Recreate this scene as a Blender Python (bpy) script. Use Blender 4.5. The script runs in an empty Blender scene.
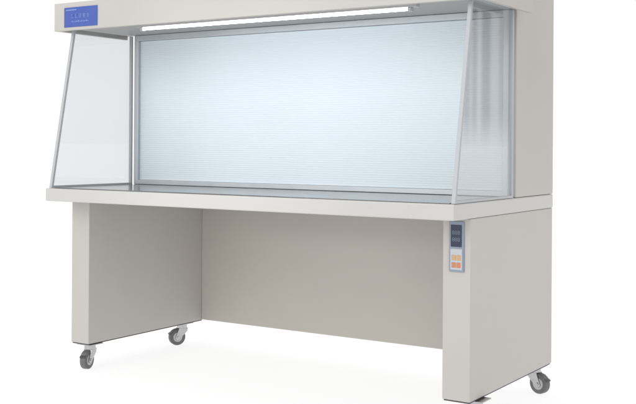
import bpy, bmesh, math, random
from mathutils import Vector, Matrix
random.seed(4)
S=bpy.context.scene
C=S.collection
W=1.6; D=0.79; YS=0.116; YG=0.435; TL=0.0875; YF=0.115
YH=.074; XH=-.050
ZA=0.622; ZT=0.668; ZF=1.2432; ZFT=1.345; ZL=0.096; YB=0.774

# ---------------------------------------------------------------- materials
def mat(name,col,rough=.5,metal=0,noise=0.0,nscale=8,bump=0,bscale=400,emit=None,estr=0,stretch=None,spec=None):
    m=bpy.data.materials.new(name);m.use_nodes=True
    nt=m.node_tree;b=nt.nodes['Principled BSDF']
    b.inputs['Base Color'].default_value=(*col,1)
    b.inputs['Roughness'].default_value=rough
    b.inputs['Metallic'].default_value=metal
    if spec is not None:b.inputs['Specular IOR Level'].default_value=spec
    tc=nt.nodes.new('ShaderNodeTexCoord')
    src=tc.outputs['Object']
    if stretch:
        mp=nt.nodes.new('ShaderNodeMapping');mp.inputs['Scale'].default_value=stretch
        nt.links.new(src,mp.inputs['Vector']);src=mp.outputs['Vector']
    if noise:
        n=nt.nodes.new('ShaderNodeTexNoise');n.inputs['Scale'].default_value=nscale;n.inputs['Detail'].default_value=5
        nt.links.new(src,n.inputs['Vector'])
        r=nt.nodes.new('ShaderNodeMapRange')
        r.inputs['From Min'].default_value=.3;r.inputs['From Max'].default_value=.7
        r.inputs['To Min'].default_value=1-noise;r.inputs['To Max'].default_value=1+noise
        nt.links.new(n.outputs['Fac'],r.inputs['Value'])
        v=nt.nodes.new('ShaderNodeVectorMath');v.operation='SCALE'
        v.inputs[0].default_value=col
        nt.links.new(r.outputs['Result'],v.inputs['Scale'])
        nt.links.new(v.outputs['Vector'],b.inputs['Base Color'])
        r2=nt.nodes.new('ShaderNodeMapRange')
        r2.inputs['From Min'].default_value=.3;r2.inputs['From Max'].default_value=.7
        r2.inputs['To Min'].default_value=max(rough-.06,.02);r2.inputs['To Max'].default_value=min(rough+.06,1)
        nt.links.new(n.outputs['Fac'],r2.inputs['Value']);nt.links.new(r2.outputs['Result'],b.inputs['Roughness'])
    if bump:
        n=nt.nodes.new('ShaderNodeTexNoise');n.inputs['Scale'].default_value=bscale
        nt.links.new(src,n.inputs['Vector'])
        bp=nt.nodes.new('ShaderNodeBump');bp.inputs['Strength'].default_value=bump;bp.inputs['Distance'].default_value=.001
        nt.links.new(n.outputs['Fac'],bp.inputs['Height']);nt.links.new(bp.outputs['Normal'],b.inputs['Normal'])
    if emit:
        b.inputs['Emission Color'].default_value=(*emit,1);b.inputs['Emission Strength'].default_value=estr
    return m
M_paint=mat('powder_coated_steel',(.485,.465,.435),.42,noise=.03,nscale=2.5,bump=.12,bscale=500)
M_back=mat('powder_coated_back',(.47,.44,.40),.5,noise=.035,nscale=2.2,bump=.12,bscale=500)
M_apron=mat('light_enamel',(.53,.52,.50),.3,noise=.02,nscale=4,bump=.05)
M_steel=mat('brushed_steel',(.28,.29,.295),.16,1,noise=.2,nscale=9,stretch=(.6,14,1))
M_alu=mat('anodised_aluminium',(.54,.57,.60),.4,.4,noise=.03,nscale=20)
M_trim=mat('dull_aluminium',(.46,.475,.49),.6,.2,noise=.03,nscale=20)
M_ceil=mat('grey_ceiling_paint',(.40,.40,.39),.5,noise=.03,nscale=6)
M_filter=mat('filter_screen_white',(.71,.785,.84),.6,0,noise=.02,nscale=2)
M_tube=mat('fluorescent_tube_glass',(.9,.9,.9),.3,emit=(.90,.97,1),estr=8)
M_white=mat('white_enamel',(.5,.5,.5),.35,noise=.02)
M_rubber=mat('grey_rubber',(.14,.14,.142),.6,noise=.12,nscale=60)
M_black=mat('black_plastic',(.06,.06,.065),.4,noise=.1)
M_chrome=mat('zinc_plated_steel',(.50,.50,.51),.2,1,noise=.08,nscale=60)
M_blue=mat('blue_plate',(.05,.095,.37),.35,noise=.04,nscale=30)
M_mark=mat('pale_blue_print',(.20,.29,.60),.5,noise=.02)
M_disp=mat('display_window',(.03,.04,.07),.12,noise=.1)
M_digit=mat('display_digit',(.20,.27,.36),.4,noise=.05)
M_orange=mat('orange_key',(.56,.21,.10),.45,noise=.04)
M_yellow=mat('yellow_key',(.56,.34,.16),.45,noise=.04)
M_plate=mat('grey_blue_plate',(.25,.29,.37),.4,noise=.04)
M_film=mat('keypad_film',(.48,.50,.53),.45,noise=.03)
M_hub=mat('grey_hub',(.46,.46,.47),.35,.6,noise=.05)
M_dark=mat('dark_gap',(.06,.06,.06),.7,noise=.1)
M_floor=mat('glowing_white_sweep',(.20,.20,.20),1,noise=.005,nscale=1,emit=(1,1,1),estr=.84,spec=0)  # emission added so the floor stays white and shadows under the bench stay faint

def glass(name):
    m=bpy.data.materials.new(name);m.use_nodes=True
    nt=m.node_tree;nt.nodes.clear()
    o=nt.nodes.new('ShaderNodeOutputMaterial')
    t=nt.nodes.new('ShaderNodeBsdfTransparent');t.inputs[0].default_value=(.92,.93,.937,1)
    g=nt.nodes.new('ShaderNodeBsdfGlossy');g.inputs['Roughness'].default_value=.03
    lw=nt.nodes.new('ShaderNodeLayerWeight');lw.inputs['Blend'].default_value=.5
    p=nt.nodes.new('ShaderNodeMath');p.operation='POWER';p.inputs[1].default_value=4
    nt.links.new(lw.outputs['Facing'],p.inputs[0])
    r=nt.nodes.new('ShaderNodeMapRange');r.inputs['To Min'].default_value=.09;r.inputs['To Max'].default_value=1
    nt.links.new(p.outputs[0],r.inputs['Value'])
    mx=nt.nodes.new('ShaderNodeMixShader')
    nt.links.new(r.outputs['Result'],mx.inputs[0]);nt.links.new(t.outputs[0],mx.inputs[1]);nt.links.new(g.outputs[0],mx.inputs[2])
    nt.links.new(mx.outputs[0],o.inputs[0]);return m
M_glass=glass('clear_glass')

# ---------------------------------------------------------------- helpers
def mk(name,bm,mats,parent=None,bevel=0,smooth=False,label=None):
    me=bpy.data.meshes.new(name)
    bmesh.ops.recalc_face_normals(bm,faces=bm.faces)
    bm.to_mesh(me);bm.free()
    if not isinstance(mats,(list,tuple)):mats=[mats]
    for m in mats:me.materials.append(m)
    o=bpy.data.objects.new(name,me);C.objects.link(o)
    if parent:o.parent=parent
    if bevel:
        b=o.modifiers.new('bevel','BEVEL');b.width=bevel;b.segments=3;b.limit_method='ANGLE';b.harden_normals=True
        for p in me.polygons:p.use_smooth=True
    elif smooth:
        for p in me.polygons:p.use_smooth=True
    if label:o['label']=label
    return o
def box(bm,x0,x1,y0,y1,z0,z1,mi=0):
    vs=[bm.verts.new((x,y,z)) for z in(z0,z1) for y in(y0,y1) for x in(x0,x1)]
    for f in((0,2,3,1),(4,5,7,6),(0,1,5,4),(2,6,7,3),(0,4,6,2),(1,3,7,5)):
        fc=bm.faces.new([vs[i] for i in f]);fc.material_index=mi
def cyl(bm,p0,p1,r,n=24,r2=None):
    p0=Vector(p0);p1=Vector(p1);d=p1-p0
    ret=bmesh.ops.create_cone(bm,cap_ends=True,segments=n,radius1=r,radius2=r if r2 is None else r2,depth=d.length)
    mtx=Matrix.Translation((p0+p1)/2)@d.to_track_quat('Z','Y').to_matrix().to_4x4()
    bmesh.ops.transform(bm,matrix=mtx,verts=ret['verts'])
def prism(bm,poly,x0,x1,mi=0):   # poly of (y,z)
    a=[bm.verts.new((x0,y,z)) for y,z in poly];b=[bm.verts.new((x1,y,z)) for y,z in poly]
    n=len(poly)
    bm.faces.new(a);bm.faces.new(b[::-1])
    for i in range(n):bm.faces.new((a[i],b[i],b[(i+1)%n],a[(i+1)%n]))

bench=bpy.data.objects.new('clean_bench',None);C.objects.link(bench)
bench['label']='beige steel laminar flow clean bench with glass sides on casters'
bench['category']='clean bench'

# worktop slab (painted edge) and steel surface
bm=bmesh.new();box(bm,-.012,W-.0005,0,D,ZA,ZT)
slab=mk('apron',bm,M_apron,bench,.004)
bm=bmesh.new();box(bm,.02,W-.02,.012,YG-.012,ZT+.0005,ZT+.003)
mk('worktop',bm,M_steel,bench,.001)

# legs
def leg(x0):
    bm=bmesh.new();box(bm,x0,x0+TL,YS,D-.002,ZL,ZA-.0005)
    return mk('leg',bm,M_paint,bench,.003)
legL=leg(0.005);legR=leg(W-TL-.002)
for x0,p in((0.005,legL),(W-TL-.002,legR)):
    bm=bmesh.new();box(bm,x0+.004,x0+TL-.004,YS+.004,D-.006,ZL-.004,ZL-.0003)
    mk('base_strip',bm,M_dark,p)
# back panel
bm=bmesh.new();box(bm,TL+.0055,W-TL-.0025,YB,D-.006,ZL+.002,ZA-.0006)
mk('back_panel',bm,M_back,bench,.002)

# rear cabinet body holding the filter
bm=bmesh.new()
box(bm,0.001,W-.001,YG+.02,D,ZT+.001,ZFT)
mk('cabinet',bm,M_paint,bench,.004)
# hood
bm=bmesh.new()
box(bm,XH,W-XH,YH,YH+.016,ZF,ZFT)
box(bm,XH,XH+.016,YH+.0162,YG+.0195,ZF,ZFT-.0005)
box(bm,W-XH-.016,W-XH,YH+.0162,YG+.0195,ZF,ZFT-.0005)
box(bm,XH+.0162,W-XH-.0162,YH+.0162,YG+.0195,ZFT-.02,ZFT-.0005)
hood=mk('hood',bm,M_paint,bench,.0025)
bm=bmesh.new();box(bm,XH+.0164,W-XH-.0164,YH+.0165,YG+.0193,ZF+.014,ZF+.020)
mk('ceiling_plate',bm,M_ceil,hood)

# filter frame
fx0,fx1,fz0,fz1=.018,W-.018,ZT+.0035,ZF+.0135
fw=.021
bm=bmesh.new()
box(bm,fx0,fx0+fw,YG,YG+.0195,fz0,fz1)
box(bm,fx1-fw,fx1,YG,YG+.0195,fz0,fz1)
box(bm,fx0+fw-.004,fx1-fw+.004,YG+.0005,YG+.019,fz0+.0003,fz0+.017)
box(bm,fx0+fw-.004,fx1-fw+.004,YG+.0005,YG+.019,fz1-.022,fz1-.0003)
ff=mk('filter_frame',bm,M_alu,bench,.002)
# filter screen: fine shallow corrugation
bm=bmesh.new()
z=fz0+.0175;n=70;h=(fz1-.0225-z)/n
X0=fx0+fw+.0005;X1=fx1-fw-.0005
prof=[]
for i in range(n):
    prof+=[(YG+.01305,z+i*h),(YG+.0125,z+i*h+h*.18),(YG+.0125,z+i*h+h*.78),(YG+.01305,z+i*h+h*.96)]
vs=[(bm.verts.new((X0,y,zz)),bm.verts.new((X1,y,zz))) for y,zz in prof]
for a,b in zip(vs,vs[1:]):bm.faces.new((a[0],a[1],b[1],b[0]))
mk('filter_screen',bm,M_filter,bench)

# lamp
lx0,lx1=.30,1.365;ly=YF+.060
bm=bmesh.new()
box(bm,lx0-.03,lx1+.03,ly-.013,ly+.013,ZF+.0045,ZF+.0135)
lamp=mk('lamp',bm,M_white,hood,.001)
bm=bmesh.new();cyl(bm,(lx0,ly,ZF-.001),(lx1,ly,ZF-.001),.0045,20)
mk('tube',bm,M_tube,lamp,smooth=True)
for x in(lx0-.012,lx1):
    bm=bmesh.new();box(bm,x,x+.012,ly-.009,ly+.009,ZF-.008,ZF+.0042)
    mk('lamp_socket',bm,M_white,lamp,.001)

# side glass panels
def side(x):
    s=1 if x<W/2 else -1
    xi0,xi1=sorted((x+s*.006,x+s*.010))
    yb,zb,yt,zt=.010,ZT+.001,YF+.004,ZF+.010
    bm=bmesh.new()
    prism(bm,[(yb,zb),(YG-.001,zb),(YG-.001,zt),(yt,zt)],xi0,xi1)
    g=mk('side_glass',bm,M_glass,bench)
    bm=bmesh.new();a,b=sorted((x+s*.001,x+s*.013));w=.010
    prism(bm,[(yb-.004,zb),(yb-.004+w,zb),(yt-.004+w,zt),(yt-.004,zt)],a,b)
    prism(bm,[(yb+w-.0065,zb+.0002),(YG-.010,zb+.0002),(YG-.010,zb+.008),(yb+w-.0048,zb+.008)],a+.0003,b-.0003)
    prism(bm,[(YG-.010,zb),(YG-.0005,zb),(YG-.0005,zt),(YG-.010,zt)],a,b)
    mk('glass_trim',bm,M_trim,g,.001)
side(0);side(W)

# name plate on the fascia
px0,px1,pz0,pz1=.004,.170,ZF+.011,ZF+.083
bm=bmesh.new();box(bm,px0,px1,YH-.0025,YH-.0003,pz0,pz1)
npl=mk('nameplate',bm,M_blue,hood,.0008,label='blue nameplate with pale lettering')
bm=bmesh.new()
def mark(u0,u1,v0,v1):
    box(bm,px0+u0*(px1-px0),px0+u1*(px1-px0),YH-.0031,YH-.0026,pz0+v0*(pz1-pz0),pz0+v1*(pz1-pz0))
mark(.06,.38,.84,.89)
for i in range(5):   # character-like strokes, too small to read
    a=.22+i*.118
    for k in range(3):
        v=.46+k*.075
        mark(a+.015*random.random(),a+.055+.025*random.random(),v,v+.020)
    c=a+.02+.03*random.random();mark(c,c+.012,.44,.47+.18*random.random()+.03)
    c=a+.01+.05*random.random();mark(c,c+.010,.50,.66)
for i in range(11):
    a=.24+i*.048;mark(a,a+.022+.01*random.random(),.24,.28+.04*random.random())
mk('lettering',bm,M_mark,npl)

# control panel on the leg
cx0=W-TL+.020;cx1=cx0+.046;cz0,cz1=.468,.613
yf=YS
bm=bmesh.new();box(bm,cx0,cx1,yf-.005,yf-.0003,cz0,cz1)
cp=mk('control_panel',bm,M_plate,legR,.0015,label='small control panel with dark display and orange keys')
bm=bmesh.new();box(bm,cx0+.006,cx1-.006,yf-.0065,yf-.0053,cz0+.072,cz1-.010)
dp=mk('display',bm,M_disp,cp,.0006)
bm=bmesh.new()
def seg(x,z,s,on):
    w=.0010
    L={'a':(x,x+s,z+2*s,z+2*s+w),'g':(x,x+s,z+s,z+s+w),'d':(x,x+s,z,z+w),
       'f':(x-w,x,z+s+w,z+2*s),'b':(x+s,x+s+w,z+s+w,z+2*s),'e':(x-w,x,z+w,z+s),'c':(x+s,x+s+w,z+w,z+s)}
    for k in on:
        a=L[k];box(bm,a[0],a[1],yf-.0071,yf-.0066,a[2],a[3])
for zz in(cz0+.108,cz0+.088):
    for i in range(3):seg(cx0+.012+i*.0085,zz,.0045,'abcdefg')
mk('digits',bm,M_digit,dp)
bm=bmesh.new();box(bm,cx0+.005,cx1-.005,yf-.0060,yf-.0053,cz0+.006,cz0+.066)
kp=mk('keypad',bm,M_film,cp)
for r in range(2):
    for c in range(2):
        bm=bmesh.new();x=cx0+.0090+c*.0150;zz=cz0+.012+r*.021
        box(bm,x,x+.0125,yf-.0072,yf-.0062,zz,zz+.015)
        mk('key',bm,M_orange if r==0 else M_yellow,kp,.0006)

# casters
def caster(x,y,rot):
    root=bpy.data.objects.new('caster',None);C.objects.link(root);root.parent=bench
    root.location=(x,y,0)
    R=.034;off=.022
    rm=Matrix.Rotation(rot,4,'Z')
    bm=bmesh.new()
    box(bm,-.034,.034,-.034,.034,ZL-.0085,ZL-.0045)
    mk('mounting_plate',bm,M_chrome,root,.001)
    bm=bmesh.new()
    cyl(bm,(0,0,ZL-.026),(0,0,ZL-.0087),.021,24)
    for s in(-1,1):
        a,b=sorted((s*.0165,s*.0145))
        pts=[(-.020,ZL-.026),(.018,ZL-.026),(off+.012,R-.004),(off+.004,R-.012),(off-.010,R-.006),(-.018,ZL-.038)]
        prism(bm,pts,a,b)
    box(bm,-.0165,.0165,-.020,.018,ZL-.028,ZL-.0252)
    cyl(bm,(-.020,off,R),(.020,off,R),.005,16)
    bm.transform(rm)
    mk('fork',bm,M_chrome,root,.0006)
    bm=bmesh.new()
    ret=bmesh.ops.create_cone(bm,cap_ends=True,segments=40,radius1=R,radius2=R,depth=.024)
    bmesh.ops.transform(bm,matrix=Matrix.Translation((0,off,R))@Matrix.Rotation(math.pi/2,4,'Y'),verts=ret['verts'])
    bm.transform(rm)
    mk('wheel',bm,M_rubber,root,.004)
    bm=bmesh.new()
    cyl(bm,(-.0132,off,R),(.0132,off,R),.020,24)
    bm.transform(rm)
    mk('hub',bm,M_hub,root,.001)
    bm=bmesh.new()
    prism(bm,[(off+.008,ZL-.040),(off+.034,ZL-.052),(off+.036,ZL-.047),(off+.010,ZL-.032)],-.011,.011)
    bm.transform(rm)
    mk('brake_pedal',bm,M_black,root,.001)
caster(.058,.160,math.radians(195))
caster(.050,.70,math.radians(150))
caster(W-.018,.195,math.radians(262))
caster(W-.044,.740,math.radians(255))

# ---------------------------------------------------------------- floor
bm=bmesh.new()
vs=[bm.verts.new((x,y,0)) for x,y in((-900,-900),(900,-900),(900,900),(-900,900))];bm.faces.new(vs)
fl=mk('floor',bm,M_floor);fl['kind']='structure';fl['label']='seamless white studio floor sweep with added glow';fl['category']='floor'

# ---------------------------------------------------------------- world: white studio, dark brown bands painted on one side for glass reflections
w=bpy.data.worlds.new('World');S.world=w;w.use_nodes=True
nt=w.node_tree;bg=nt.nodes['Background']
tc=nt.nodes.new('ShaderNodeTexCoord')
dot=nt.nodes.new('ShaderNodeVectorMath');dot.operation='DOT_PRODUCT'
dot.inputs[1].default_value=Vector((.38,.92,.05)).normalized()
nt.links.new(tc.outputs['Generated'],dot.inputs[0])
mr=nt.nodes.new('ShaderNodeMapRange');mr.interpolation_type='SMOOTHSTEP'
mr.inputs['From Min'].default_value=.94;mr.inputs['From Max'].default_value=.98
nt.links.new(dot.outputs['Value'],mr.inputs['Value'])
sep=nt.nodes.new('ShaderNodeSeparateXYZ');nt.links.new(tc.outputs['Generated'],sep.inputs[0])
mz=nt.nodes.new('ShaderNodeMapRange');mz.interpolation_type='SMOOTHSTEP'
mz.inputs['From Min'].default_value=-.01;mz.inputs['From Max'].default_value=.035
nt.links.new(sep.outputs['Z'],mz.inputs['Value'])
mul=nt.nodes.new('ShaderNodeMath');mul.operation='MULTIPLY'
nt.links.new(mr.outputs['Result'],mul.inputs[0]);nt.links.new(mz.outputs['Result'],mul.inputs[1])
wv=nt.nodes.new('ShaderNodeTexNoise');wv.noise_dimensions='1D'
at=nt.nodes.new('ShaderNodeMath');at.operation='ARCTAN2'
nt.links.new(sep.outputs['X'],at.inputs[0]);nt.links.new(sep.outputs['Y'],at.inputs[1])
wv.inputs['Scale'].default_value=120;wv.inputs['Detail'].default_value=1
nt.links.new(at.outputs[0],wv.inputs['W'])
cr=nt.nodes.new('ShaderNodeValToRGB')
cr.color_ramp.elements[0].position=.44;cr.color_ramp.elements[0].color=(.10,.03,.01,1)
cr.color_ramp.elements[1].position=.60;cr.color_ramp.elements[1].color=(.85,.82,.80,1)
nt.links.new(wv.outputs['Fac'],cr.inputs['Fac'])
mx=nt.nodes.new('ShaderNodeMix');mx.data_type='RGBA'
mx.inputs['A'].default_value=(1,1,1,1)
nt.links.new(mul.outputs[0],mx.inputs['Factor']);nt.links.new(cr.outputs['Color'],mx.inputs['B'])
nt.links.new(mx.outputs['Result'],bg.inputs['Color'])
bg.inputs['Strength'].default_value=1.0

def area(loc,tgt,size,power,col=(1,1,1),spread=math.pi):
    l=bpy.data.lights.new('softbox','AREA');l.size=size;l.energy=power;l.color=col;l.spread=spread
    o=bpy.data.objects.new('softbox',l);C.objects.link(o);o.location=loc
    o.rotation_euler=(Vector(tgt)-Vector(loc)).to_track_quat('-Z','Y').to_euler();return o
area((-.5,-3.5,2.6),(.9,.2,.7),1.6,38)
area((1.2,-4.5,1.0),(.9,.5,.5),2.0,22)
sp=bpy.data.lights.new('filter_fill_spot','SPOT');sp.energy=55;sp.spot_size=math.radians(26);sp.spot_blend=1;sp.shadow_soft_size=.15  # added unseen spot that brightens the middle of the filter screen
so=bpy.data.objects.new('filter_fill_spot',sp);C.objects.link(so);so.location=(.3,-2.6,1.15)
so.rotation_euler=(Vector((.80,YG,.88))-Vector(so.location)).to_track_quat('-Z','Y').to_euler()

# ---------------------------------------------------------------- camera
cam=bpy.data.cameras.new('camera');co=bpy.data.objects.new('camera',cam);C.objects.link(co)
cam.sensor_width=36;cam.lens=36*1040.2/636
cam.shift_x=(318-294.24)/636;cam.shift_y=(143.9-202)/636
cam.clip_end=3000
co.location=(2.8195,-2.6388,.8312)
co.rotation_mode='QUATERNION'
m=Matrix.Rotation(.586,4,'Z')@Matrix.Rotation(math.pi/2+.0006,4,'X')@Matrix.Rotation(.0060,4,'Z')
co.rotation_quaternion=m.to_quaternion()
S.camera=co
S.view_settings.view_transform='Standard';S.view_settings.look='None';S.view_settings.exposure=0
